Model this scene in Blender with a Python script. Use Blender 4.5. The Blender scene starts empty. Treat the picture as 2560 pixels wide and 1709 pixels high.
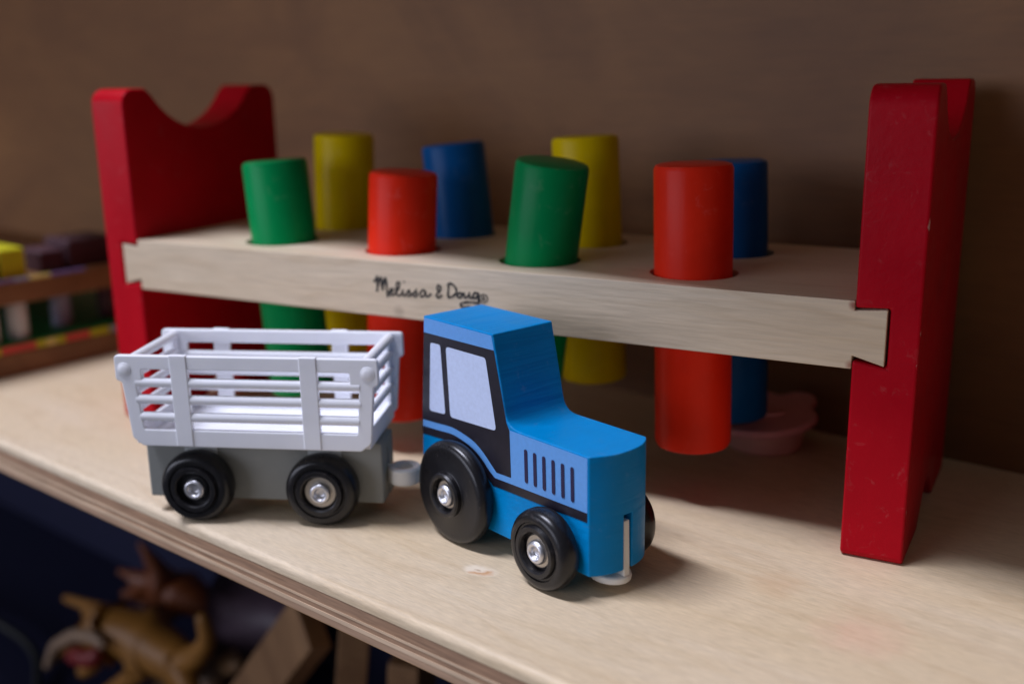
import bpy, bmesh, math, random
from mathutils import Vector, Matrix
random.seed(7)
CM = 0.01
sc = bpy.context.scene
COL = sc.collection

# ------------------------------------------------------------------ camera, world, light, exposure
AL = math.radians(11.3)                       # the shelf runs 11.3 degrees off the bench
SX, SY = math.cos(AL), -math.sin(AL)
def SH(s, d, z=0.0):                          # shelf frame (along the front edge, depth, height) -> world, cm
    return Vector((s * SX + d * -SY, -4.0 + s * SY + d * SX, z))

cam_d = bpy.data.cameras.new('camera')
cam = bpy.data.objects.new('camera', cam_d)
COL.objects.link(cam)
yaw, pitch, roll = 0.49832, -0.25197, -0.01656
fw = Vector((-math.sin(yaw) * math.cos(pitch), math.cos(yaw) * math.cos(pitch), math.sin(pitch)))
rt = Vector((math.cos(yaw), math.sin(yaw), 0)); up = rt.cross(fw)
r2 = math.cos(roll) * rt + math.sin(roll) * up
u2 = -math.sin(roll) * rt + math.cos(roll) * up
m = Matrix((r2, u2, -fw)).transposed().to_4x4()
m.translation = Vector((29.058, -24.889, 11.706)) * CM
cam.matrix_world = m
cam_d.sensor_width = 36.0
cam_d.lens = 37.56
cam_d.clip_start = 0.01
cam_d.clip_end = 50
cam_d.dof.use_dof = True
cam_d.dof.focus_distance = 0.253
cam_d.dof.aperture_fstop = 7.2
sc.camera = cam

w = bpy.data.worlds.new('World'); sc.world = w; w.use_nodes = True
w.node_tree.nodes['Background'].inputs[0].default_value = (0.84, 0.86, 1.0, 1)
w.node_tree.nodes['Background'].inputs[1].default_value = 0.105

la = bpy.data.lights.new('ceiling_lamp', 'AREA')   # long ceiling fixture in front of the shelves
la.shape = 'RECTANGLE'; la.size = 1.5; la.size_y = 0.22
la.energy = 115.0; la.color = (0.87, 0.90, 1.08)
lo = bpy.data.objects.new('ceiling_lamp', la); COL.objects.link(lo)
lpos = SH(-82, -97, 300) * CM
lo.location = lpos
tgt = SH(12, 6, 0) * CM
zax = (lpos - tgt).normalized()
xax = Vector((SX, SY, 0)); xax = (xax - zax * xax.dot(zax)).normalized()
lo.rotation_euler = Matrix((xax, zax.cross(xax), zax)).transposed().to_euler()

wi = bpy.data.lights.new('front_fill', 'AREA')   # added soft fill from front left, not a known source
wi.shape = 'RECTANGLE'; wi.size = 1.3; wi.size_y = 0.5
wi.energy = 7.8; wi.color = (0.84, 0.87, 1.05)
wo = bpy.data.objects.new('front_fill', wi); COL.objects.link(wo)
wpos = SH(-45, -128, 32) * CM
wo.location = wpos
wo.rotation_euler = (wpos - SH(8, 5, 5) * CM).to_track_quat('Z', 'Y').to_euler()

sc.view_settings.view_transform = 'Standard'
sc.view_settings.look = 'None'
sc.view_settings.exposure = 0.0
sc.view_settings.gamma = 1.0
sc.render.engine = 'CYCLES'
sc.cycles.use_denoising = True
sc.cycles.max_bounces = 8

# ------------------------------------------------------------------ materials
def lin(c):
    return tuple(((v / 255) / 12.92 if v / 255 <= 0.04045 else ((v / 255 + 0.055) / 1.055) ** 2.4) for v in c) + (1.0,)

class NT:
    def __init__(self, name):
        self.m = bpy.data.materials.new(name); self.m.use_nodes = True
        self.t = self.m.node_tree; self.b = self.t.nodes['Principled BSDF']
    def n(self, typ, **kw):
        nd = self.t.nodes.new(typ)
        for k, v in kw.items(): setattr(nd, k, v)
        return nd
    def l(self, a, b): self.t.links.new(a, b)
    def coord(self, scale=(1, 1, 1), rotz=0.0, which='Object'):
        tc = self.n('ShaderNodeTexCoord'); mp = self.n('ShaderNodeMapping')
        mp.inputs['Scale'].default_value = scale; mp.inputs['Rotation'].default_value = (0, 0, rotz)
        self.l(tc.outputs[which], mp.inputs[0]); return mp.outputs[0]
    def noise(self, vec, scale, detail=4, rough=0.55, dist=0.0):
        nd = self.n('ShaderNodeTexNoise'); nd.inputs['Scale'].default_value = scale
        nd.inputs['Detail'].default_value = detail; nd.inputs['Roughness'].default_value = rough
        nd.inputs['Distortion'].default_value = dist; self.l(vec, nd.inputs['Vector']); return nd.outputs[0]
    def ramp(self, fac, stops):
        r = self.n('ShaderNodeValToRGB'); e = r.color_ramp.elements
        while len(e) < len(stops): e.new(0.5)
        for el, (p, c) in zip(e, stops): el.position = p; el.color = c if len(c) == 4 else tuple(c) + (1,)
        self.l(fac, r.inputs[0]); return r.outputs[0]
    def mix(self, fac, a, b, mode='MIX'):
        mx = self.n('ShaderNodeMix', data_type='RGBA', blend_type=mode)
        for i, v in ((0, fac), (6, a), (7, b)):
            if hasattr(v, 'is_linked'): self.l(v, mx.inputs[i])
            else: mx.inputs[i].default_value = v
        return mx.outputs[2]
    def math(self, op, a, b=0.0, clamp=False):
        nd = self.n('ShaderNodeMath', operation=op, use_clamp=clamp)
        for i, v in enumerate((a, b)):
            if hasattr(v, 'is_linked'): self.l(v, nd.inputs[i])
            else: nd.inputs[i].default_value = v
        return nd.outputs[0]
    def bump(self, h, strength=0.3, dist=0.0003):
        bp = self.n('ShaderNodeBump'); bp.inputs['Strength'].default_value = strength
        bp.inputs['Distance'].default_value = dist; self.l(h, bp.inputs['Height'])
        self.l(bp.outputs[0], self.b.inputs['Normal']); return bp
    def set(self, **kw):
        for k, v in kw.items():
            s = self.b.inputs[k.replace('_', ' ')]
            if hasattr(v, 'is_linked'): self.l(v, s)
            else: s.default_value = v
        return self

def sep(N, vec):
    s = N.n('ShaderNodeSeparateXYZ'); N.l(vec, s.inputs[0]); return s.outputs

def paint(name, rgb, rough=0.42, grain=0.25, vary=0.08, gscale=(1, 1, 1), nscale=350, chip=None, spec=0.10, wear_glint=None, bdist=0.0002):
    """Painted wood: slight tone variation, orange-peel or grain relief, gloss that varies."""
    N = NT(name); c = lin(rgb)
    v = N.coord(gscale)
    n1 = N.noise(v, nscale, 3); n2 = N.noise(N.coord(), 60, 4)
    k = N.ramp(n2, [(0.3, (1 - vary,) * 3), (0.7, (1 + vary,) * 3)])
    col = N.mix(1.0, c, k, 'MULTIPLY')
    if chip:                                    # worn edge: bare pale wood showing in small flakes
        x, y, z = sep(N, N.coord())
        du = N.math('ABSOLUTE', N.math('SUBTRACT', x, chip[0])); dw = N.math('ABSOLUTE', N.math('SUBTRACT', y, chip[1]))
        near = N.math('LESS_THAN', N.math('ADD', du, dw), 0.00085)
        fl = N.math('GREATER_THAN', N.noise(N.coord((1, 1, 0.45)), 420, 2), 0.69)
        col = N.mix(N.math('MULTIPLY', near, fl), col, lin((205, 150, 140)))
    if wear_glint:                                    # rubbed corners: paint thinned to a paler tone, in patches; tractor's includes painted highlights
        bv = N.n('ShaderNodeBevel', samples=6); bv.inputs['Radius'].default_value = 0.0009
        ge = N.n('ShaderNodeNewGeometry'); dt = N.n('ShaderNodeVectorMath', operation='DOT_PRODUCT')
        N.l(bv.outputs[0], dt.inputs[0]); N.l(ge.outputs['True Normal'], dt.inputs[1])
        e = N.ramp(dt.outputs['Value'], [(0.80, (1, 1, 1)), (0.96, (0, 0, 0))])
        pt = N.ramp(N.noise(N.coord(), 420, 4, .65), [(0.47, (0, 0, 0)), (0.60, (1, 1, 1))])
        col = N.mix(N.math('MULTIPLY', N.math('MULTIPLY', e, pt), wear_glint[1]), col, lin(wear_glint[0]))
    sc_ = N.ramp(N.noise(N.coord((1, 1, 1)), 210, 5, .7, 1.2), [(0.60, (0, 0, 0)), (0.72, (1, 1, 1))])
    col = N.mix(N.math('MULTIPLY', sc_, 0.05), col, lin((225, 210, 205)))   # faint handling scuffs
    N.set(Specular_IOR_Level=spec)
    N.set(Base_Color=col, Roughness=N.ramp(n2, [(0.3, (rough - .07,) * 3), (0.7, (rough + .08,) * 3)]))
    N.bump(n1, grain, bdist)
    return N.m

def wood(name, pale, dark, axis_rot=0.0, fine=(6, 90, 90), rough=0.55, knots=(), grain=0.25, broad=(1.2, 11, 11), amt=1.0, pores=True, smear=None, lines=.07):
    """Pale birch: broad figure, fine streaks and short dark pores along local x."""
    N = NT(name)
    v = N.coord((1, 1, 1), axis_rot)
    def sv(s):
        mp = N.n('ShaderNodeMapping'); mp.inputs['Scale'].default_value = s; N.l(v, mp.inputs[0]); return mp.outputs[0]
    b1 = N.noise(sv(broad), 3.0, 5, 0.6, 0.8)
    f1 = N.noise(sv(fine), 9.0, 4, 0.6)
    p1 = N.noise(sv((fine[0] * .9, fine[1] * 1.6, fine[2] * 1.6)), 14.0, 2)
    fig = N.ramp(b1, [(0.36, dark), (0.52, tuple((a + b) / 2 for a, b in zip(pale, dark))), (0.62, pale)])
    lo_, hi_ = 1 - .10 * amt, 1 + .08 * amt
    col = N.mix(1.0, fig, N.ramp(f1, [(0.3, (lo_,) * 3), (0.7, (hi_,) * 3)]), 'MULTIPLY')
    if lines:                                   # thin, wandering growth lines
        g1 = N.noise(sv((1.3, 10, 10)), 5.0, 3, 0.55, 0.3)
        col = N.mix(1.0, col, N.ramp(g1, [(0.44, (1, 1, 1)), (0.465, (1 - lines, 1 - lines * 1.35, 1 - lines * 1.8)), (0.49, (1, 1, 1)), (0.57, (1, 1, 1)), (0.585, (1 - lines * .8, 1 - lines, 1 - lines * 1.4)), (0.62, (1, 1, 1))]), 'MULTIPLY')
    if pores:
        col = N.mix(1.0, col, N.ramp(p1, [(0.66, (1, 1, 1)), (0.74, (.80, .74, .70))]), 'MULTIPLY')
    if knots:                                   # specks of dust and crumbs
        vo = N.n('ShaderNodeTexVoronoi'); vo.inputs['Scale'].default_value = 75; N.l(N.coord(), vo.inputs['Vector'])
        cs_ = sep(N, vo.outputs['Color'])
        sp_ = N.math('MULTIPLY', N.math('LESS_THAN', vo.outputs['Distance'], N.math('MULTIPLY', cs_[1], .035)), N.math('GREATER_THAN', cs_[0], .72))
        col = N.mix(N.math('MULTIPLY', sp_, .75), col, lin((70, 52, 40)))
    for (kx, ky, kz, r) in knots:
        sub = N.n('ShaderNodeVectorMath', operation='SUBTRACT'); N.l(N.coord(), sub.inputs[0]); sub.inputs[1].default_value = (kx * CM, ky * CM, kz * CM)
        mp = N.n('ShaderNodeMapping'); mp.inputs['Rotation'].default_value = (0, 0, AL); mp.inputs['Scale'].default_value = (0.62, 1.15, 1)
        N.l(sub.outputs[0], mp.inputs[0])
        wob = N.noise(N.coord(), 260, 3)
        ln = N.n('ShaderNodeVectorMath', operation='LENGTH'); N.l(mp.outputs[0], ln.inputs[0])
        dd = N.math('ADD', ln.outputs['Value'], N.math('MULTIPLY', N.math('SUBTRACT', wob, 0.5), r * CM * .7))
        q_ = N.math('DIVIDE', dd, r * CM)
        kx_, ky_, kz_ = sep(N, mp.outputs[0])
        side = N.ramp(N.math('ADD', N.math('DIVIDE', N.math('SUBTRACT', kx_, N.math('MULTIPLY', ky_, .6)), r * CM), .5), [(0.45, (0, 0, 0)), (0.75, (1, 1, 1))])
        col = N.mix(N.ramp(q_, [(0.45, (.75,) * 3), (0.75, (0, 0, 0))]), col, lin((236, 220, 196)))          # pale halo
        cr_ = N.math('MULTIPLY', N.ramp(q_, [(0.18, (0, 0, 0)), (0.34, (1, 1, 1)), (0.5, (.6,) * 3), (0.62, (0, 0, 0))]), side)
        col = N.mix(N.math('MULTIPLY', cr_, .8), col, lin((190, 128, 66)))                                     # resin crescent
        col = N.mix(N.ramp(q_, [(0.06, (.8,) * 3), (0.2, (0, 0, 0))]), col, lin((158, 116, 78)))             # core
    if smear:                                   # rubbed-off crayon or paint marks
        for (sx, sy, sz, r, c) in smear:
            sub = N.n('ShaderNodeVectorMath', operation='SUBTRACT'); N.l(N.coord(), sub.inputs[0]); sub.inputs[1].default_value = (sx * CM, sy * CM, sz * CM)
            ln = N.n('ShaderNodeVectorMath', operation='LENGTH'); N.l(sub.outputs[0], ln.inputs[0])
            dd = N.math('ADD', N.math('DIVIDE', ln.outputs['Value'], r * CM), N.math('MULTIPLY', N.math('SUBTRACT', N.noise(N.coord(), 150, 4), .5), 1.1))
            col = N.mix(N.ramp(dd, [(0.2, (c[3],) * 3), (1.0, (0, 0, 0))]), col, c[:3] + (1,))
    N.set(Base_Color=col, Roughness=rough)
    N.bump(f1, grain, 0.00025)
    return N.m

def plain(name, rgb, rough=0.5, metal=0.0, nscale=200, grain=0.06, vary=0.05, **kw):
    N = NT(name); c = lin(rgb)
    n2 = N.noise(N.coord(), nscale, 3)
    N.set(Base_Color=N.mix(1.0, c, N.ramp(n2, [(0.3, (1 - vary,) * 3), (0.7, (1 + vary,) * 3)]), 'MULTIPLY'),
          Roughness=rough, Metallic=metal, **kw)
    N.bump(n2, grain, 0.0001)
    return N.m

BIRCH_P, BIRCH_D = lin((217, 198, 170)), lin((211, 188, 153))
M = {}
M['shelf'] = wood('shelf_birch', BIRCH_P, BIRCH_D, AL, fine=(26, 240, 240), amt=1.5, broad=(1.2, 7, 7), knots=[(*SH(16.84, 2.7, 0), 0.42)], rough=0.5,
                  smear=[(*SH(25.2, 5.4, 0), 1.2, lin((238, 150, 140))[:3] + (.16,)), (*SH(22.8, 6.4, 0), 0.8, lin((190, 140, 95))[:3] + (.25,))])
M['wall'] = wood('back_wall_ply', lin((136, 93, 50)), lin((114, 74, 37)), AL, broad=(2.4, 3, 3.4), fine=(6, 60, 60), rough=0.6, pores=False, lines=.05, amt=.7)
M['board'] = wood('bench_board', lin((222, 204, 178)), lin((214, 192, 162)), 0.0, fine=(9, 150, 110), rough=0.5, grain=0.55, amt=0.9, pores=False,
                  smear=[(11.82, 0, 4.91, 0.22, lin((120, 105, 85))[:3] + (.35,)), (24.5, 0, 6.25, .14, lin((140, 50, 25))[:3] + (.8,)), (24.5, 0, 4.82, .16, lin((150, 60, 35))[:3] + (.7,))])
M['red_stand'] = paint('red_stand_paint', (182, 3, 25), 0.40, 0.35, nscale=420, wear_glint=((215, 70, 80), .5))
M['red_stand_worn'] = paint('red_stand_worn_paint', (174, 3, 25), 0.40, 0.5, nscale=420, wear_glint=((215, 90, 90), .5), chip=(26 * CM, 0.0))
M['peg_red'] = paint('peg_red', (228, 44, 20), 0.36, 0.3, gscale=(1, 1, .15), nscale=450, wear_glint=((225, 200, 170), .35))
M['peg_green'] = paint('peg_green', (0, 136, 73), 0.36, 0.3, gscale=(1, 1, .15), nscale=450, wear_glint=((225, 200, 170), .35))
M['peg_yellow'] = paint('peg_yellow', (222, 192, 0), 0.36, 0.3, gscale=(1, 1, .15), nscale=450, wear_glint=((225, 200, 170), .35))
M['peg_blue'] = paint('peg_blue', (6, 84, 148), 0.36, 0.3, gscale=(1, 1, .15), nscale=450, wear_glint=((225, 200, 170), .35))
M['tractor'] = paint('tractor_blue', (0, 130, 196), 0.38, 0.4, gscale=(1, .10, 1.6), nscale=330, bdist=0.0005, wear_glint=((120, 185, 235), .8))  # paler edges paint in specular spots along with rubbed paint
M['decal_light'] = plain('decal_light_blue', (98, 158, 224), 0.42, grain=0.15, nscale=900)
M['decal_black'] = plain('decal_black', (26, 22, 34), 0.40, grain=0.2, nscale=500, vary=0.25)
M['decal_glass'] = plain('decal_window', (198, 212, 242), 0.45, grain=0.15, nscale=900)
M['decal_vent'] = plain('decal_vent', (30, 22, 66), 0.45)
M['black_plastic'] = paint('black_wheel_plastic', (22, 21, 24), 0.30, 0.1, vary=.3, nscale=900, spec=.45, wear_glint=((90, 86, 84), .35))
M['metal'] = plain('rivet_metal', (222, 222, 226), 0.40, 1.0)
M['washer'] = plain('washer_metal', (196, 188, 176), 0.38, 0.85)
M['white_plastic'] = plain('white_basket_plastic', (248, 249, 255), 0.38, nscale=70, vary=.045, grain=0.03, Subsurface_Weight=0.12, Subsurface_Radius=(.004, .004, .005), Subsurface_Scale=0.5)
M['milky'] = plain('milky_plastic', (236, 234, 228), 0.35, Subsurface_Weight=0.3, Subsurface_Radius=(.004, .004, .004), Subsurface_Scale=0.5)
M['grey_wood'] = paint('grey_cart_paint', (146, 147, 142), 0.45, 0.3, nscale=300)
M['bracket'] = plain('grey_bracket', (196, 200, 200), 0.4)
M['ink'] = plain('black_ink', (14, 13, 14), 0.5)
M['pink'] = plain('pink_plastic', (222, 158, 158), 0.45)
M['pink_pale'] = plain('pale_pink_plastic', (222, 172, 160), 0.45)
M['navy'] = plain('navy_panel', (5, 11, 50), 0.7, vary=0.15)
M['ply_tan'] = wood('ply_tan', lin((214, 176, 132)), lin((196, 154, 110)), AL, amt=2)
M['ply_dark'] = wood('ply_dark', lin((186, 152, 122)), lin((156, 122, 96)), AL, amt=3, fine=(10, 120, 160))
M['ply_light'] = wood('ply_light', lin((222, 196, 166)), lin((202, 174, 144)), AL, amt=2)
M['ply_grey'] = wood('ply_grey', lin((190, 158, 130)), lin((168, 136, 110)), AL, amt=2)
M['toy_wood'] = wood('toy_wood', lin((140, 96, 58)), lin((118, 78, 44)), 0, amt=2)
M['block_wood'] = wood('block_wood', lin((150, 112, 74)), lin((126, 90, 56)), 0, amt=2)
for nm, c in dict(toy_yellow=(196, 190, 14), toy_purple=(70, 42, 50), toy_white=(205, 208, 205), toy_green=(10, 130, 62), toy_red=(214, 70, 60),
                  toy_cream=(228, 210, 120), toy_grey=(150, 150, 172), toy_mauve=(120, 100, 150), lion=(148, 100, 38), calf=(120, 90, 60), lion_pale=(150, 124, 100), mouth=(120, 24, 20),
                  antelope=(112, 56, 20), horn=(176, 158, 132), elephant=(82, 66, 78), dark_hole=(20, 16, 16), cable=(24, 26, 24)).items():
    M[nm] = plain(nm, c, 0.5, grain=0.15, nscale=160, vary=0.12)

# ------------------------------------------------------------------ mesh helpers (all lengths in cm)
def link(o, parent=None):
    COL.objects.link(o)
    if parent is not None: o.parent = parent
    return o
def mesh_obj(name, verts, faces, mat, parent=None, bevel=0.0, seg=3, angle=35, smooth=True):
    me = bpy.data.meshes.new(name)
    me.from_pydata([tuple(Vector(v) * CM) for v in verts], [], faces)
    bm = bmesh.new(); bm.from_mesh(me); bmesh.ops.recalc_face_normals(bm, faces=bm.faces); bm.to_mesh(me); bm.free()
    me.materials.append(M[mat]); o = link(bpy.data.objects.new(name, me), parent)
    finish(o, bevel, seg, angle, smooth)
    return o
def finish(o, bevel=0.0, seg=3, angle=35, smooth=True):
    if smooth:
        o.data.polygons.foreach_set('use_smooth', [True] * len(o.data.polygons))
        if not bevel: o.data.set_sharp_from_angle(angle=math.radians(angle))
    if bevel:
        b = o.modifiers.new('bevel', 'BEVEL'); b.width = bevel * CM; b.segments = seg
        b.limit_method = 'ANGLE'; b.angle_limit = math.radians(angle); b.harden_normals = True
def bake(o):
    """Replace an object's mesh by its evaluated mesh and drop the modifiers."""
    dg = bpy.context.evaluated_depsgraph_get(); dg.update()
    me = bpy.data.meshes.new_from_object(o.evaluated_get(dg), depsgraph=dg)
    o.modifiers.clear(); o.data = me
def cut(o, cutters):
    for c in cutters:
        c.parent = o.parent
        md = o.modifiers.new('cut', 'BOOLEAN'); md.object = c; md.operation = 'DIFFERENCE'; md.solver = 'EXACT'
    bake(o)
    for c in cutters: bpy.data.objects.remove(c, do_unlink=True)
def box_v(a0, a1, v0, v1, z0, z1):
    return ([(a, v, z) for a in (a0, a1) for v in (v0, v1) for z in (z0, z1)],
            [(0, 1, 3, 2), (4, 6, 7, 5), (0, 4, 5, 1), (2, 3, 7, 6), (0, 2, 6, 4), (1, 5, 7, 3)])
def box(name, a0, a1, v0, v1, z0, z1, mat, parent=None, bevel=0.0, seg=3):
    return mesh_obj(name, *box_v(a0, a1, v0, v1, z0, z1), mat, parent, bevel, seg)
def prism(name, poly, lo_, hi_, axes, mat, parent=None, bevel=0.0, seg=3, angle=35):
    """Extrude a closed 2D outline. axes: 'xz' extrudes along y, 'yz' along x, 'xy' along z."""
    def P(p, h): return {'xz': (p[0], h, p[1]), 'yz': (h, p[0], p[1]), 'xy': (p[0], p[1], h)}[axes]
    n = len(poly)
    vs = [P(p, lo_) for p in poly] + [P(p, hi_) for p in poly]
    fs = [tuple(range(n)), tuple(range(2 * n - 1, n - 1, -1))] + [(i, (i + 1) % n, n + (i + 1) % n, n + i) for i in range(n)]
    return mesh_obj(name, vs, fs, mat, parent, bevel, seg, angle)
def rounded(poly, r, n=5):
    """Round the corners of a polygon; r is one radius or one per corner."""
    out = []; N_ = len(poly)
    for i, p in enumerate(poly):
        ri = r[i] if isinstance(r, (list, tuple)) else r
        p = Vector(p); a = Vector(poly[i - 1]) - p; b = Vector(poly[(i + 1) % N_]) - p
        if ri <= 0: out.append(tuple(p)); continue
        th = a.angle(b); t = min(ri / math.tan(th / 2), a.length * .49, b.length * .49)
        p0 = p + a.normalized() * t; p1 = p + b.normalized() * t
        for k in range(n + 1):
            u = k / n
            q = (1 - u) ** 2 * p0 + 2 * u * (1 - u) * p + u * u * p1
            out.append(tuple(q))
    return out
def lathe(name, prof, mat, parent=None, n=56, origin=(0, 0, 0), axis='y', angle=35):
    """prof: (radius, height) pairs, turned about the axis; radius 0 closes an end."""
    vs, fs, rings = [], [], []
    for r, h in prof:
        ring = []
        if r <= 1e-6: ring = [len(vs)]; vs.append((0, 0, h))
        else:
            for k in range(n):
                a = 2 * math.pi * k / n; ring.append(len(vs)); vs.append((r * math.cos(a), r * math.sin(a), h))
        rings.append(ring)
    for A, B in zip(rings, rings[1:]):
        for k in range(n):
            k2 = (k + 1) % n
            if len(A) == 1 and len(B) == 1: break
            if len(A) == 1: fs.append((A[0], B[k], B[k2]))
            elif len(B) == 1: fs.append((A[k], A[k2], B[0]))
            else: fs.append((A[k], A[k2], B[k2], B[k]))
    def mp(v):
        x, y, z = v
        q = {'z': (x, y, z), 'y': (x, -z, y), 'x': (z, x, y)}[axis]      # 'y': height points towards -y
        return tuple(q[i] + origin[i] for i in range(3))
    return mesh_obj(name, [mp(v) for v in vs], fs, mat, parent, 0, 3, angle)
def catmull(pts, n=6):
    P = [Vector(p) for p in pts]; P = [2 * P[0] - P[1]] + P + [2 * P[-1] - P[-2]]; out = []
    for i in range(1, len(P) - 2):
        for k in range(n):
            t = k / n; a, b, c, d = P[i - 1:i + 3]
            out.append(0.5 * ((2 * b) + (c - a) * t + (2 * a - 5 * b + 4 * c - d) * t * t + (3 * b - a - 3 * c + d) * t ** 3))
    return out + [P[-2]]
def tube(name, pts, rad, mat, parent=None, n=10, flat=1.0):
    """Round bar along a list of points; rad is one radius or one per point."""
    P = [Vector(p) for p in pts]; vs, fs = [], []
    for i, p in enumerate(P):
        t = (P[min(i + 1, len(P) - 1)] - P[max(i - 1, 0)]).normalized()
        ref = Vector((0, 0, 1)) if abs(t.z) < .9 else Vector((1, 0, 0))
        a = t.cross(ref).normalized(); b = a.cross(t)
        r = rad[i] if isinstance(rad, (list, tuple)) else rad
        vs += [tuple(p + (a * math.cos(2 * math.pi * k / n) * flat + b * math.sin(2 * math.pi * k / n)) * r) for k in range(n)]
    for i in range(len(P) - 1):
        fs += [(i * n + k, i * n + (k + 1) % n, (i + 1) * n + (k + 1) % n, (i + 1) * n + k) for k in range(n)]
    fs += [tuple(range(n - 1, -1, -1)), tuple(range(len(vs) - n, len(vs)))]
    return mesh_obj(name, vs, fs, mat, parent, 0, 3, 50)
def empty(name, loc, rz=0.0):
    o = bpy.data.objects.new(name, None); o.empty_display_size = 0.01
    o.location = Vector(loc) * CM; o.rotation_euler = (0, 0, rz); COL.objects.link(o); return o
def tag(o, label, cat, group=None):
    o['label'] = label; o['category'] = cat
    if group: o['group'] = group
    return o
def structure(o): o['kind'] = 'structure'; return o

# ------------------------------------------------------------------ the setting: plywood shelves and wall
def sh_box(name, s0, s1, d0, d1, z0, z1, mat, parent=None, bevel=0.0, seg=3):
    vs, fs = box_v(s0, s1, d0, d1, z0, z1)
    return mesh_obj(name, [SH(*v) for v in vs], fs, mat, parent, bevel, seg)
SH0, SH1, DW = -75, 60, 17.0
T = 1.15
# top face layer with a rounded-over front edge, then the glued layers that show on the edge
r = 0.17
prof = [(DW, 0)] + [(r - r * math.sin(a), -r + r * math.cos(a)) for a in [math.pi / 2 * k / 6 for k in range(7)]] + [(0.0, -.30), (DW, -.30)]
n = len(prof)
shelf = mesh_obj('shelf', [SH(SH0, *p) for p in prof] + [SH(SH1, *p) for p in prof],
                 [tuple(range(n)), tuple(range(2 * n - 1, n - 1, -1))] + [(i, (i + 1) % n, n + (i + 1) % n, n + i) for i in range(n)], 'shelf')
structure(shelf)
zs = [-.30, -.61, -.68, -.81, -.92, -1.10, -1.15]
for i, (mt, off) in enumerate((('ply_dark', .012), ('ply_light', .004), ('ply_dark', .014), ('ply_light', .003), ('ply_grey', .010), ('ply_tan', .05))):
    sh_box('plywood_layer', SH0, SH1, off, DW, zs[i + 1], zs[i], mt, shelf)
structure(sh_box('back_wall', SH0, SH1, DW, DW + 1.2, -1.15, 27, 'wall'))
structure(sh_box('upper_shelf', SH0, SH1, 0.0, DW + 1.2, 27.0, 28.2, 'shelf', None, .15))
structure(sh_box('lower_shelf', SH0, SH1, -.5, DW, -19.6, -18.4, 'navy'))
structure(sh_box('lower_back_panel', SH0, SH1, DW, DW + 1.2, -19.6, -1.2, 'navy'))

# ------------------------------------------------------------------ pounding bench
L, ST_T, D, H, ZT, ZB = 26.0, 1.46, 7.32, 11.21, 6.36, 4.73
bench = tag(empty('pounding_bench', (0, 0, 0)), 'wooden pounding bench with two red end stands and pale pegboard with black script lettering', 'toy bench')
def stand_profile():
    p = []
    p += [(0.12, 0), (2.3, 0)]
    p += [(2.3 + 2.72 * k / 10, 0.95 * math.sin(math.pi * k / 10)) for k in range(1, 10)]
    p += [(5.02, 0), (D - .12, 0), (D, .12)]
    rr = 0.5
    p += [(D - rr + rr * math.cos(a), H - rr + rr * math.sin(a)) for a in [math.pi / 2 * k / 6 for k in range(7)]]
    cz, R = H - 1.38 + 2.81, 2.81
    a0 = math.asin((cz - H) / R)
    p += [(5.98 + .12, H), (3.56 + R * math.cos(a0) * 1.02, H - .06)]
    for k in range(1, 20):
        a = -a0 - (math.pi - 2 * a0) * k / 20
        p.append((3.56 + R * math.cos(a), cz + R * math.sin(a)))
    p += [(3.56 - R * math.cos(a0) * 1.02, H - .06), (3.56 - 2.42 - .12, H)]
    p += [(rr - rr * math.sin(a), H - rr + rr * math.cos(a)) for a in [math.pi / 2 * k / 6 for k in range(7)]]
    p += [(0, .12)]
    return p
def dovetail(name, uin, uend, g, mat, parent=None, w0=-1.0, w1=9.0, zlo=(5.05, 4.86), zhi=(6.13, 6.2)):
    q = [(uin, zlo[0] - g), (uend, zlo[1] - g), (uend, zhi[1] + g), (uin, zhi[0] + g)]
    return prism(name, q, w0, w1, 'xz', mat, parent)
sl = prism('stand', stand_profile(), 0, ST_T, 'yz', 'red_stand', bench)
cut(sl, [dovetail('c', ST_T + .6, .74, .03, 'red_stand')]); finish(sl, .09, 3, 32)
sr = prism('stand', stand_profile(), L - ST_T, L, 'yz', 'red_stand_worn', bench)
cut(sr, [dovetail('c', L - ST_T - .6, L - .68, .03, 'red_stand_worn')]); finish(sr, .07, 3, 32)
sr['label'] = 'red end stand with chipped paint along its front edge'
# board: one outline with a dovetail tenon at each end
bo = [(ST_T + .01, ZB), (L - ST_T - .01, ZB), (L - ST_T - .01, 5.05), (L - .74, 4.86), (L - .74, 6.2), (L - ST_T - .01, 6.13), (L - ST_T - .01, ZT),
      (ST_T + .01, ZT), (ST_T + .01, 6.13), (.78, 6.2), (.78, 4.86), (ST_T + .01, 5.05)]
board = prism('pegboard', bo, .012, D - .02, 'xz', 'board', bench)
HOLES_U, HOLES_W, HR = (6.03, 10.75, 15.42, 20.0), (1.92, 5.4), 1.16
cs = []
for u in HOLES_U:
    for wv in HOLES_W:
        cs.append(lathe('c', [(0, 3), (HR, 3), (HR, 8), (0, 8)], 'board', None, 56, (u, wv, 0), 'z'))
cut(board, cs); finish(board, .09, 3, 32)
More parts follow.
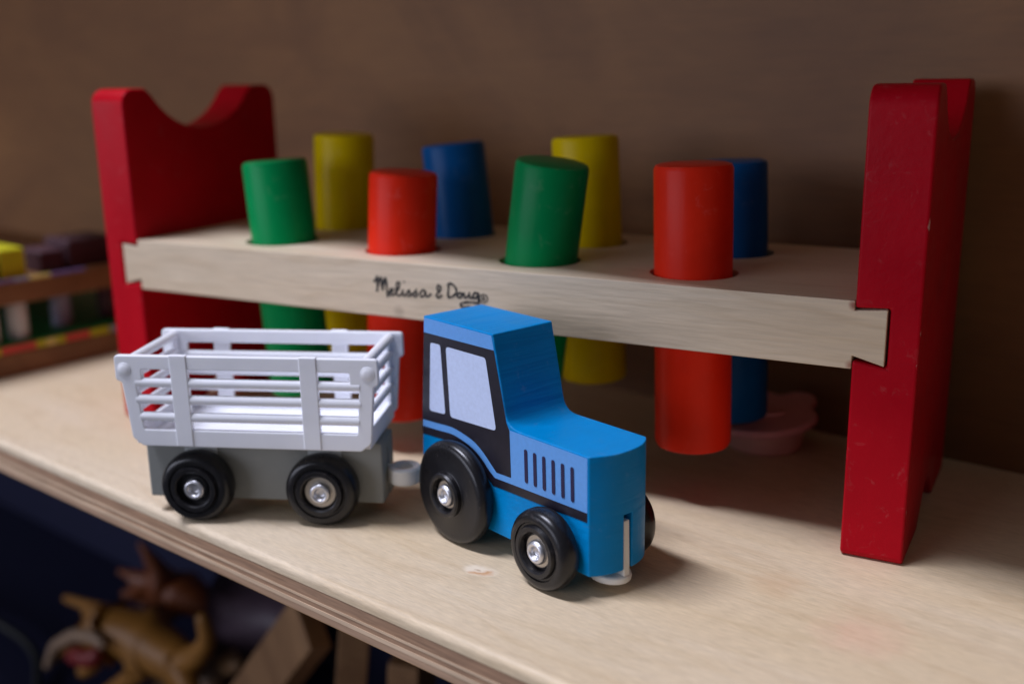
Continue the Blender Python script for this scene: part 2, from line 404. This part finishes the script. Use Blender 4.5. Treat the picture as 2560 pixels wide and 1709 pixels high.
# handwritten name on the front edge
STROKES = [[(10.979,5.72),(11.044,5.8),(11.104,5.881),(11.113,5.755),(11.092,5.592),(11.078,5.44)],[(11.097,5.593),(11.175,5.78),(11.246,5.866),(11.255,5.686),(11.269,5.496)],[(11.269,5.496),(11.327,5.732),(11.395,5.877),(11.415,5.679),(11.432,5.459),(11.449,5.3)],[(11.44,5.4),(11.575,5.468),(11.642,5.527),(11.616,5.579),(11.548,5.546),(11.509,5.446),(11.558,5.38),(11.659,5.395),(11.734,5.475),(11.856,5.655),(11.877,5.752),(11.82,5.785),(11.764,5.697),(11.742,5.506),(11.778,5.409),(11.871,5.397),(11.961,5.494),(11.984,5.576),(11.968,5.445),(12.012,5.399),(12.092,5.456),(12.204,5.588),(12.197,5.544),(12.249,5.469),(12.206,5.406),(12.114,5.414)],[(12.206,5.406),(12.35,5.498),(12.448,5.621),(12.418,5.553),(12.472,5.472),(12.42,5.41),(12.328,5.426)],[(12.039,5.797),(12.043,5.785)],[(12.74,5.606),(12.648,5.616),(12.571,5.516),(12.59,5.435),(12.682,5.447),(12.744,5.551),(12.751,5.605),(12.753,5.493),(12.808,5.444),(12.89,5.491),(12.931,5.547)],[(13.304,5.524),(13.241,5.48),(13.165,5.446),(13.117,5.481),(13.138,5.561),(13.225,5.641),(13.262,5.732),(13.22,5.8),(13.156,5.777),(13.148,5.693),(13.195,5.632)],[(13.524,5.854),(13.506,5.655),(13.489,5.494)],[(13.479,5.837),(13.581,5.886),(13.712,5.827),(13.775,5.716),(13.738,5.597),(13.612,5.504),(13.482,5.487)],[(13.91,5.65),(13.838,5.625),(13.803,5.564),(13.834,5.506),(13.917,5.525),(13.952,5.596),(13.91,5.65),(13.971,5.624),(14.022,5.65),(14.013,5.572),(14.056,5.525),(14.138,5.554),(14.191,5.635),(14.196,5.665),(14.193,5.578),(14.242,5.52),(14.308,5.549)],[(14.458,5.677),(14.367,5.683),(14.31,5.598),(14.34,5.529),(14.428,5.56),(14.475,5.689),(14.484,5.546),(14.489,5.383)],[(14.493,5.387),(14.315,5.411),(14.096,5.396),(13.94,5.352),(13.894,5.3),(13.937,5.255),(14.047,5.248),(14.246,5.274)],[(14.77,5.561),(14.759,5.514),(14.731,5.472),(14.69,5.442),(14.641,5.429),(14.594,5.434),(14.553,5.457),(14.527,5.493),(14.519,5.539),(14.53,5.586),(14.558,5.628),(14.6,5.657),(14.648,5.671),(14.695,5.666),(14.735,5.643),(14.761,5.606),(14.77,5.561)],[(14.604,5.483),(14.607,5.598),(14.657,5.605),(14.682,5.578),(14.655,5.545),(14.606,5.541)],[(14.64,5.544),(14.686,5.492)]]
vs, fs = [], []
for si, st in enumerate(STROKES):
    q = catmull([(u, 0, z) for u, z in st], 6) if len(st) > 2 else [Vector((u, 0, z)) for u, z in st]
    wd = .034 if si in (13, 14, 15) else (.085 if si < 3 else .068)
    if si == 5: q = [q[0] + Vector((-.02, 0, .02)), q[1]]; wd = .07
    b0 = len(vs)
    for i, p in enumerate(q):
        t = (q[min(i + 1, len(q) - 1)] - q[max(i - 1, 0)]).normalized(); nn = Vector((-t.z, 0, t.x))
        k = wd / 2 * (0.86 + .18 * math.sin(i * .7 + si))
        y = .006 - .0006 * si - .00002 * i
        for sgn in (1, -1): vs.append((p.x + nn.x * k * sgn, y, p.z + nn.z * k * sgn))
    fs += [(b0 + 2 * i, b0 + 2 * i + 1, b0 + 2 * i + 3, b0 + 2 * i + 2) for i in range(len(q) - 1)]
mesh_obj('lettering', vs, fs, 'ink', board, smooth=False)

# pegs standing loose in the board's holes
PL, PR = 7.65, 1.03
prof = [(0, 0), (PR - .16, 0), (PR - .05, .045), (PR, .16), (PR, PL - .14), (PR - .045, PL - .035), (PR - .15, PL), (0, PL)]
def peg(mat, u, wv, ztop, du, dw, label):
    o = lathe('peg', prof, mat, None, 64, (0, 0, 0), 'z', 28)
    ax = Vector((du, dw, ztop - ZT)).normalized()
    o.rotation_euler = ax.to_track_quat('Z', 'Y').to_euler()
    top = Vector((u, wv, ZT)) + ax * ((ztop - ZT) / ax.z)
    o.location = (top - ax * PL) * CM
    return tag(o, label, 'peg', 'pegs in the pounding bench')
peg('peg_green', 6.1, 1.92, 8.94, -.19, .0, 'green wooden peg in the front row next to the left red stand')
peg('peg_red', 10.7, 1.92, 8.72, .155, .02, 'shorter red wooden peg in the front row, between the two green pegs')
peg('peg_green', 15.46, 1.92, 9.16, .415, -.05, 'green wooden peg tilted to the right, in front of a yellow peg')
peg('peg_red', 19.99, 1.88, 9.22, -.07, .0, 'tall red wooden peg nearest the camera, right end of the front row')
peg('peg_yellow', 5.97, 5.38, 9.56, .12, .02, 'yellow wooden peg in the back row nearest the left red stand')
peg('peg_blue', 10.8, 5.38, 9.32, -.28, -.03, 'blue wooden peg in the back row between the two yellow pegs')
peg('peg_yellow', 15.37, 5.42, 9.62, -.16, .03, 'yellow wooden peg behind the tilted green peg')
peg('peg_blue', 19.96, 5.4, 9.0, -.11, .0, 'blue wooden peg half hidden behind the tall red peg')

# ------------------------------------------------------------------ wheels
def wheel(parent, a, z, R, v, side, t, kind, washer_r, washer_mat, rot=0.0):
    """side -1: outer face towards -y. Profile heights run from the inner face (0) to the collar (t)."""
    if kind == 'big':
        pr = [(0, 0), (R * .9, 0), (R * .97, .05), (R, .14), (R, .26), (R * .975, .36), (R * .92, .42), (R * .84, .435), (R * .46, .435),
              (R * .435, .45), (R * .43, t - .05), (R * .40, t), (R * .35, t), (R * .325, t - .03), (R * .315, t - .2), (0, t - .2)]
    else:
        pr = [(0, 0), (R * .86, 0), (R * .96, .06), (R, .18), (R, .34 * t / .615), (R * .975, .44 * t / .615), (R * .91, .52 * t / .615), (R * .82, .555 * t / .615), (R * .73, .55 * t / .615), (R * .71, .51 * t / .615),
              (R * .665, .51 * t / .615), (R * .65, .545 * t / .615), (R * .62, t), (R * .52, t), (R * .485, t - .03), (R * .465, t - .2), (0, t - .2)]
    depth = t - .2
    wh = bpy.data.objects.new('wheel', None)
    o = lathe('wheel', pr, 'black_plastic', parent, 72)
    o.location = Vector((a, v, z)) * CM
    o.rotation_euler = (0, rot, 0 if side < 0 else math.pi)
    wa = lathe('washer', [(0, depth), (washer_r, depth), (washer_r, depth + .035), (washer_r - .02, depth + .05), (.1, depth + .05)], washer_mat, o, 40)
    h0 = depth + .055
    rv = lathe('rivet', [(.285, h0 - .05), (.29, h0 + .02), (.282, h0 + .06), (.262, h0 + .1), (.232, h0 + .128), (.2, h0 + .132), (.172, h0 + .12), (.15, h0 + .095), (.136, h0 + .055), (.12, h0 + .02), (.09, h0 + .0), (.045, h0 - .004), (0, h0 + .004)], 'metal', o, 48, (.008, 0, -.012), 'y', 80)
    bpy.data.objects.remove(wh)
    return o

# ------------------------------------------------------------------ blue toy tractor
tr = tag(empty('toy_tractor', (14.198, -2.612, 0), -0.362), 'blue wooden toy tractor with black wheels and printed windows in front of the bench', 'toy tractor')
LA, WD, ZBT, ZH, ZR = 6.2, 1.92, .55, 3.42, 5.62
prof = [(0.02, ZBT), (0.0, 2.0), (.25, ZR), (2.99, ZR)]
c0, c1, c2_ = Vector((3.40, 3.78)), Vector((3.47, ZH + .015)), Vector((3.86, ZH))
prof += [tuple((1 - u) ** 2 * c0 + 2 * u * (1 - u) * c1 + u * u * c2_) for u in [k / 6 for k in range(7)]]
prof += [(LA, ZH), (LA, ZBT)]
n = len(prof); VS = [WD * k / 12 for k in range(13)]
vs, fs = [], []
for v in VS:
    x = (v - WD / 2) / (WD / 2)
    b = .30 * (1 - abs(x) ** 2.4) - .06 * max(0, x) ** 6
    for (a, z) in prof: vs.append((a + (b if a > 6 else 0), v, z))
for j in range(12):
    fs += [(j * n + i, j * n + (i + 1) % n, (j + 1) * n + (i + 1) % n, (j + 1) * n + i) for i in range(n)]
fs += [tuple(range(n)), tuple(range(13 * n - 1, 12 * n - 1, -1))]
body = mesh_obj('body', vs, fs, 'tractor', tr)
cut(body, [box('c', 5.7, 7.2, WD / 2 - .125, WD / 2 + .125, 0, 1.9, 'tractor')])
body.data.materials.clear(); body.data.materials.append(M['tractor']); finish(body, .07, 3, 28)
# printed side: light blue ground, black cab and stripe, windows, vent bars
def decal(name, poly, layer, mat, rad=0.0, nn=5, parent=body):
    q = rounded(poly, rad, nn) if rad else poly
    y = -.006 * layer
    return prism(name, q, y, y + .004, 'xz', mat, parent)
def arc(pts): return [(p.x, p.z) for p in catmull([(a, 0, z) for a, z in pts], 5)]
up_ = arc([(.05, 2.82), (.7, 2.86), (1.3, 2.90), (1.79, 2.84), (2.2, 2.74), (2.54, 2.56), (2.8, 2.36), (3.04, 2.17)])
mid_ = arc([(.05, 2.63), (.7, 2.67), (1.3, 2.71), (1.75, 2.65), (2.15, 2.54), (2.47, 2.37), (2.75, 2.15), (2.97, 2.01)])
low_ = arc([(.05, 2.42), (.7, 2.46), (1.3, 2.50), (1.72, 2.43), (2.1, 2.31), (2.42, 2.14), (2.68, 1.95), (2.9, 1.79)])
ed = .045
decal('printed_ground', [(.05, 2.42)] + low_[1:] + [(LA - ed, 1.86), (LA - ed, ZH - ed), (3.56, ZH - ed), (3.45, ZH + .10), (2.99 - ed, ZR - ed), (.29, ZR - ed)], 1, 'decal_light')
decal('printed_cab', up_ + [(3.58, 2.19), (3.55, ZH - ed - .01), (3.44, ZH + .12), (3.03, 5.23), (.255, 5.19)], 2, 'decal_black')
decal('printed_stripe', mid_ + [(LA - ed, 2.09), (LA - ed, 1.865)] + low_[::-1], 2, 'decal_black')
decal('printed_window', [(.53, 4.97), (.39, 3.13), (1.06, 3.18), (.94, 4.98)], 3, 'decal_glass', .09)
decal('printed_window', [(1.17, 4.98), (1.27, 3.16), (3.07, 3.24), (2.72, 4.99)], 3, 'decal_glass', .11)
for k in range(6):
    a = 4.12 + .312 * k
    decal('printed_vent', [(a - .05, 3.05), (a - .035, 2.22), (a + .075, 2.22), (a + .06, 3.05)], 3, 'decal_vent', .054)
for (sd, v) in ((-1, -.06), (1, WD + .06)):
    wheel(tr, 1.696, 1.339, 1.339, v, sd, .615, 'big', .37, 'washer')
    wheel(tr, 5.082, .974, .974, v, sd, .615, 'small', .40, 'washer')
for a, z in ((1.696, 1.339), (5.082, .974)):
    tube('axle', [(a, -.25, z), (a, WD + .25, z)], .11, 'metal', tr)
hk = prism('hitch_hook', rounded([(5.75, .3), (5.75, .45), (6.30, .5), (6.30, 1.74), (6.47, 1.74), (6.5, .42), (6.5, .3)], .03, 3), WD / 2 - .115, WD / 2 + .075, 'xz', 'milky', tr, .03, 2)
foot = [(5.98 + .56 * math.cos(a), WD / 2 - .06 + .46 * math.sin(a)) for a in [2 * math.pi * k / 28 for k in range(28)]]
prism('hook_plate', foot, .2, .40, 'xy', 'milky', hk, .07, 3)
prism('rear_hitch', rounded([(-1.15, 1.0), (.2, 1.0), (.2, 1.14), (-1.02, 1.14), (-1.02, 1.3), (-1.15, 1.3)], .03, 3), WD / 2 - .1, WD / 2 + .1, 'xz', 'milky', tr, .025, 2)

# ------------------------------------------------------------------ white stake-sided cart
ct = tag(empty('toy_cart', (7.728, -6.193, 0), 0.371), 'toy farm trailer with white slatted plastic basket on grey block, coupled behind the tractor', 'toy trailer')
B0, B1, V0, V1 = -.29, 6.27, .79, 2.03
gb = box('base_block', B0, B1, V0, V1, .45, 2.16, 'grey_wood', ct)
cut(gb, [box('c', 5.8, 7, (V0 + V1) / 2 - .06, (V0 + V1) / 2 + .06, .1, 1.85, 'grey_wood')])
gb.data.materials.clear(); gb.data.materials.append(M['grey_wood']); finish(gb, .10, 3)
VC = (V0 + V1) / 2
for v, sd in ((.74, -1), (V1 + .05, 1)):
    wheel(ct, 1.273, .972, .972, v, sd, .70, 'small', .36, 'black_plastic')
    wheel(ct, 4.713, .972, .972, v, sd, .70, 'small', .43, 'washer')
for a in (1.273, 4.713):
    tube('axle', [(a, .4, .972), (a, V1 + .4, .972)], .11, 'metal', ct)
    for vv in (V0 - .035, V1 + .005): prism('bracket', [(a - .46, 2.2), (a + .46, 2.2), (a + .46, 1.35), (a - .46, 1.35)], vv, vv + .03, 'xz', 'bracket', gb, .012, 2)
# hitch ring
ring = []
RO, RI, zc = .45, .25, 1.10
ro = lathe('hitch_ring', [(RI, -.23), (RO - .05, -.23), (RO, -.18), (RO, .18), (RO - .05, .23), (RI + .03, .23), (RI, .19), (RI, -.23)], 'milky', ct, 40, (6.72, VC, zc), 'z')
box('hitch_stem', 5.9, 6.42, VC - .05, VC + .05, zc - .2, zc + .25, 'milky', ro, .02)
# basket: long side panels with rails, straps and rivet bosses
SP, TP = 2.2, 4.66
def side_panel(v, face):
    """face -1: outside towards -y."""
    outer = rounded([(-.52, TP), (-.52, 4.0), (-.36, 3.93), (-.22, 2.42), (.06, 2.2), (5.94, 2.2), (6.22, 2.42), (6.34, 3.93), (6.47, 4.0), (6.47, TP)],
                    [.12, .1, .05, .2, .12, .12, .2, .05, .1, .12], 5)
    inner = [(.20, 4.29), (.20, 3.93), (.02, 3.92), (.13, 2.66), (5.86, 2.66), (5.96, 3.92), (5.72, 3.93), (5.72, 4.29)]
    # frame = outer outline minus opening
    pn = prism('side_panel', outer, v, v + .17, 'xz', 'white_plastic', ct)
    cut(pn, [prism('c', rounded(inner, .05, 3), v - 1, v + 1, 'xz', 'white_plastic')])
    pn.data.materials.clear(); pn.data.materials.append(M['white_plastic']); finish(pn, .035, 2, 40)
    vo = v if face < 0 else v + .17
    for zz in (3.925, 3.47, 3.0):
        sl_ = tube('slat', [({3.925: .0, 3.47: -.01, 3.0: .06}[zz], v + .085, zz), ({3.925: 5.98, 3.47: 5.99, 3.0: 5.93}[zz], v + .085, zz)], .13, 'white_plastic', pn, 16, .8)
    for a in (1.22, 4.66):
        yy = (v - .028, v + .13) if face < 0 else (v + .04, v + .198)
        prism('strap', [(a - .235, TP + .025), (a + .225, TP + .025), (a + .235, 2.22), (a - .225, 2.22)], *yy, 'xz', 'white_plastic', pn, .027, 3)
    for a in (-.26, 6.2):
        bs = lathe('boss', [(.19, -.01), (.185, .012), (.165, .018), (.15, .02), (.125, .034), (.08, .044), (0, .048)], 'white_plastic', pn, 28)
        bs.location = Vector((a, vo, 4.28)) * CM
        if face > 0: bs.rotation_euler = (0, 0, math.pi)
    return pn
VA, VB = .0, 2.82
side_panel(VA, -1); side_panel(VB, 1)
def end_panel(a, sgn):
    y0, y1 = VA + .172, VB - .002
    ep = box('end_panel', a - .08, a + .08, y0, y1, 2.2, 2.72, 'white_plastic', ct, .04, 2)
    for yy in (y0 + .13, y1 - .13):
        prism('post', [(yy - .128, 2.5), (yy + .128, 2.5), (yy + .128, 4.5), (yy - .128, 4.5)], a - .07, a + .07, 'yz', 'white_plastic', ep, .03, 2)
    tube('slat', [(a + .02 * sgn, y0, 4.5), (a + .02 * sgn, y1, 4.5)], .13, 'white_plastic', ep, 18)
    for zz in (4.07, 3.62, 3.16):
        tube('slat', [(a + .02 * sgn, y0 + .02, zz), (a + .02 * sgn, y1 - .02, zz)], .115, 'white_plastic', ep, 16)
end_panel(-.02 - .1, -1); end_panel(6.07, 1)
box('basket_floor', -.03, 5.98, VA + .172, VB - .002, 2.215, 2.36, 'white_plastic', ct)

# ------------------------------------------------------------------ pink plastic toy behind the bench
pk = tag(empty('pink_toy', (20.75, 6.95, 0)), 'dusky pink plastic toy with scalloped flat top on the shelf behind the tall red peg', 'plastic toy')
lathe('base', [(0, 0), (1.08, 0), (1.16, .08), (1.22, .60), (1.18, .66), (0, .66)], 'pink_pale', pk, 48, (0, 0, 0), 'z')
po = [(-1.5, -.9), (-.7, -1.45), (.34, -1.38), (1.05, -1.02), (1.45, -.54), (1.62, .06), (1.32, .50), (1.36, 1.0), (1.05, 1.32), (.58, 1.3), (.2, 1.02), (-.3, 1.12), (-.9, .9), (-1.3, .5), (-1.2, .0), (-1.6, -.35)]
q = catmull([(x, y, 0) for x, y in po] + [(*po[0], 0)], 4)[:-1]
n = len(q)
vs = [(p.x, p.y, .62 + .22 * (p.y + 1.4)) for p in q] + [(p.x, p.y, .88 + .22 * (p.y + 1.4)) for p in q]
fs = [tuple(range(n - 1, -1, -1)), tuple(range(n, 2 * n))] + [(i, (i + 1) % n, n + (i + 1) % n, n + i) for i in range(n)]
mesh_obj('scalloped_top', vs, fs, 'pink', pk, .07, 3)
lathe('stem', [(0, .5), (.7, .5), (.7, 1.2), (0, 1.2)], 'pink', pk, 32, (0, .2, 0), 'z')

# ------------------------------------------------------------------ two-tier wooden toy at the left
tt = tag(empty('tiered_toy', SH(-9.2, 8, 0), -AL), 'two-tier brown wooden toy with green deck and colour-dashed edge at the left', 'wooden toy')
def tb(name, s0, s1, d0, d1, z0, z1, mat, par, bevel=.06): return box(name, s0 + 9.2, s1 + 9.2, d0 - 8, d1 - 8, z0, z1, mat, par, bevel)
bs_ = tb('base', -27, -9.2, -1.2, 12.0, 0, .92, 'toy_wood', tt)
tb('deck', -26.9, -9.35, -1.1, 11.9, .925, 1.30, 'toy_green', tt, .03)
x = -1.0; cyc = ['toy_red', 'toy_cream', 'toy_yellow', 'toy_red', 'toy_cream', 'toy_yellow']; lens = [1.3, .45, .5]
k = 0
for c, ln_ in (('toy_red', 2.0), ('toy_yellow', 1.0), ('toy_cream', .6), ('toy_yellow', 1.15), ('toy_red', 1.45), ('toy_yellow', .4), ('toy_cream', .45), ('toy_yellow', .4), ('toy_red', 1.1), ('toy_yellow', .9), ('toy_grey', .6), ('toy_red', 1.2), ('toy_cream', .4)):
    tb('painted_dash', -9.36, -9.26, x, x + ln_ - .03, .94, 1.22, c, bs_, .02); x += ln_
up2 = tb('upper_tier', -25, -9.3, -.8, 11.6, 2.86, 3.72, 'toy_wood', tt)
x = -.6
for c, ln_ in (('toy_grey', 2.4), ('toy_cream', .8), ('toy_mauve', 2.1), ('toy_grey', .6), ('toy_cream', .9), ('toy_mauve', 1.5), ('toy_wood', 3.0)):
    tb('painted_dash', -9.44, -9.34, x, x + ln_ - .03, 3.725, 3.86, c, up2, .02); x += ln_
for d_, s_, c in ((1.9, -10.3, 'toy_white'), (3.75, -10.2, 'toy_white'), (4.95, -10.2, 'toy_white'), (7.25, -11.0, 'toy_grey'), (9.3, -10.8, 'toy_purple'), (11.1, -10.8, 'toy_white')):
    lathe('post', [(0, 1.3), (.40, 1.3), (.42, 1.4), (.42, 2.8), (.38, 2.86), (0, 2.86)], c, tt, 28, (s_ + 9.2, d_ - 8, 0), 'z')
tb('back_board', -24.5, -24.0, -.8, 11.6, 1.3, 2.86, 'toy_wood', tt)
for d0, d1, s0, z1 in ((2.0, 4.25, -12.4, 5.1), (4.35, 5.45, -11.8, 5.0)):
    o = sh_box('yellow_block', s0, -9.8, d0, d1, 3.73, z1, 'toy_yellow', None, .12)
    tag(o, 'larger yellow block on the upper tier at the left picture edge' if d0 < 3 else 'small yellow block on the upper tier, beside the purple blocks', 'toy block', 'blocks on the upper tier')
for i, (d0, d1, s0, z1) in enumerate(((6.2, 7.3, -12.0, 4.65), (7.45, 9.6, -12.2, 4.95))):
    o = sh_box('purple_block', s0, -10.2, d0, d1, 3.73, z1, 'toy_purple', None, .12)
    tag(o, ('dark purple block between the yellow blocks and the taller purple block', 'taller dark purple block on the upper tier nearest the left red stand')[i], 'toy block', 'blocks on the upper tier')

# ------------------------------------------------------------------ toys on the lower shelf, out of focus and in the dark
def blob(name, chains, mat, parent, sub=2):
    """One continuous skin over joints given as chains of (s, d, z, radius)."""
    vs, es, rad, idx = [], [], [], {}
    for ch in chains:
        prev = None
        for (s, d, z, rr) in ch:
            key = (s, d, z)
            if key not in idx: idx[key] = len(vs); vs.append(tuple(SH(s, d, z) * CM)); rad.append(rr * CM)
            if prev is not None: es.append((prev, idx[key]))
            prev = idx[key]
    me = bpy.data.meshes.new(name); me.from_pydata(vs, es, [])
    o = link(bpy.data.objects.new(name, me))
    sk = o.modifiers.new('skin', 'SKIN')
    for i, rr in enumerate(rad): me.skin_vertices[0].data[i].radius = (rr, rr); me.skin_vertices[0].data[i].use_root = (i == 0)
    s_ = o.modifiers.new('sub', 'SUBSURF'); s_.levels = s_.render_levels = sub
    bake(o); o.data.materials.clear(); o.data.materials.append(M[mat])
    o.data.polygons.foreach_set('use_smooth', [True] * len(o.data.polygons))
    if parent is not None: o.parent = parent
    return o
lion = tag(blob('toy_lion', [[(-9.94,9.0,-14.32,1.35),(-11.61,8.6,-14.13,1.25),(-12.71,8.2,-14.42,1.1),(-13.28,7.8,-14.88,0.95),(-13.97,7.5,-14.98,0.5),(-14.97,7.3,-15.6,0.35),(-16.17,7.2,-16.8,0.25)],[(-13.28,7.8,-14.88,0.95),(-12.54,7.6,-15.81,0.5),(-13.67,7.3,-16.62,0.38)],[(-9.94,9.0,-14.32,1.35),(-8.59,9.2,-14.77,1.15),(-6.29,9.2,-13.92,0.6),(-4.94,9.0,-12.46,0.42),(-5.04,8.8,-11.08,0.3)],[(-11.61,8.6,-14.13,1.25),(-13.85,8.9,-14.08,0.5),(-15.6,9.0,-14.3,0.32),(-17.91,9.0,-14.65,0.2)],[(-9.94,9.0,-14.32,1.35),(-9.59,8.4,-15.43,0.6),(-11.07,8.0,-16.48,0.42),(-12.71,7.8,-17.73,0.35),(-12.9,7.6,-18.2,0.3)],[(-8.59,9.2,-14.77,1.15),(-6.51,8.8,-15.11,0.6),(-6.1,8.6,-16.0,0.45),(-6.0,8.6,-18.1,0.4)],[(-12.71,8.2,-14.42,1.1),(-12.69,8.0,-13.22,0.35),(-13.8,7.9,-13.72,0.2)]], 'lion', None), 'tawny yellow toy animal with open red mouth lying on the lower shelf', 'toy animal')
blob('mouth', [[(-13.95,7.0,-15.62,0.35),(-12.7,7.1,-15.2,0.62),(-11.7,7.2,-15.14,0.5),(-11.61,7.4,-14.44,0.35)]], 'mouth', lion)
blob('muzzle', [[(-16.11,6.8,-17.03,0.2),(-15.12,6.9,-15.47,0.3),(-13.18,7.0,-14.22,0.36),(-11.36,7.1,-13.71,0.34),(-10.62,7.2,-14.07,0.25)]], 'lion_pale', lion)
tag(blob('toy_antelope', [[(-12.83,12.0,-14.43,1.5),(-12.86,11.6,-13.2,1.0),(-12.59,11.3,-12.3,0.55),(-12.74,11.0,-11.44,0.28),(-13.09,10.8,-10.77,0.14)],[(-12.86,11.6,-13.2,1.0),(-13.49,11.0,-13.16,0.5),(-14.15,10.8,-12.93,0.3),(-15.08,10.6,-12.87,0.16)],[(-12.83,12.0,-14.43,1.5),(-11.62,12.4,-13.76,1.3),(-10.1,12.6,-14.41,0.6),(-10.63,12.6,-16.21,0.4),(-10.7,12.6,-18.1,0.35)],[(-12.83,12.0,-14.43,1.5),(-13.58,11.6,-15.7,0.6),(-12.78,11.6,-16.98,0.45),(-12.7,11.6,-18.1,0.35)],[(-13.49,11.0,-13.16,0.5),(-13.9,10.8,-13.92,0.35),(-14.94,10.6,-14.09,0.25)]], 'antelope', None), 'orange-brown horned toy animal behind the yellow one on the lower shelf', 'toy animal')
tag(blob('toy_elephant', [[(-7.8,14.0,-14.33,2.2),(-8.54,13.4,-14.23,1.6),(-9.16,13.0,-14.18,1.0),(-9.11,12.6,-14.96,0.55),(-9.1,12.4,-15.92,0.4),(-9.74,12.2,-16.78,0.3)],[(-7.8,14.0,-14.33,2.2),(-6.84,14.4,-14.62,1.9),(-6.28,14.0,-16.35,0.9),(-6.42,14.0,-17.64,0.8)],[(-8.54,13.4,-14.23,1.6),(-8.56,13.0,-16.54,0.9),(-8.75,13.0,-18.06,0.8)]], 'elephant', None), 'mauve grey toy elephant in shadow on the lower shelf', 'toy animal')
tag(blob('toy_calf', [[(-10.36,10.6,-17.2,1.15),(-8.66,10.8,-16.76,1.1),(-7.38,11.0,-15.76,0.7),(-6.1,10.8,-14.85,0.6),(-4.91,10.5,-14.43,0.35)],[(-6.1,10.8,-14.85,0.6),(-6.46,11.0,-14.58,0.25)],[(-10.36,10.6,-17.2,1.15),(-10.76,10.2,-16.92,0.4),(-11.23,9.9,-17.49,0.3),(-11.56,9.8,-18.1,0.3)],[(-8.66,10.8,-16.76,1.1),(-7.2,10.4,-16.85,0.45),(-7.04,10.2,-17.71,0.35)]], 'calf', None), 'small pale brown toy calf in front of the toy elephant on the lower shelf', 'toy animal')
def plank(p0, p1, wd, th, label, mat='block_wood', tw=0.0):
    a, b = SH(*p0), SH(*p1); L_ = (b - a).length
    o = box('wooden_plank', -wd / 2, wd / 2, -th / 2, th / 2, 0, L_, mat, None, .08)
    qd = (b - a).to_track_quat('Z', 'Y'); o.rotation_mode = 'QUATERNION'
    from mathutils import Quaternion
    o.rotation_quaternion = qd @ Quaternion((0, 0, 1), tw); o.location = a * CM
    return tag(o, label, 'wooden plank', 'wooden planks on the lower shelf')
plank((-5.2, 9.0, -18.2), (1.6, 9.6, -9.6), 2.4, 1.0, 'leaning pale wooden plank on the lower shelf beside the toy elephant', 'block_wood', 1.2)
plank((2.6, 9.6, -18.3), (3.6, 10.2, -8.8), 2.8, 1.2, 'upright wooden plank on the lower shelf, right of the leaning plank', 'block_wood', .25)
plank((6.0, 10.0, -18.3), (6.5, 10.4, -9.4), 2.6, 1.2, 'upright wooden plank on the lower shelf, rightmost under the shelf edge', 'block_wood', -.2)
tag(tube('cable', [SH(*p) for p in catmull([(-34, 7, -17.9), (-26, 7.4, -17.2), (-20, 7.8, -17.6), (-16.5, 6.4, -18.1), (-13, 4.2, -18.15)], 6)], .22, 'cable'), 'thin black cord on the lower shelf at the bottom left', 'cord')
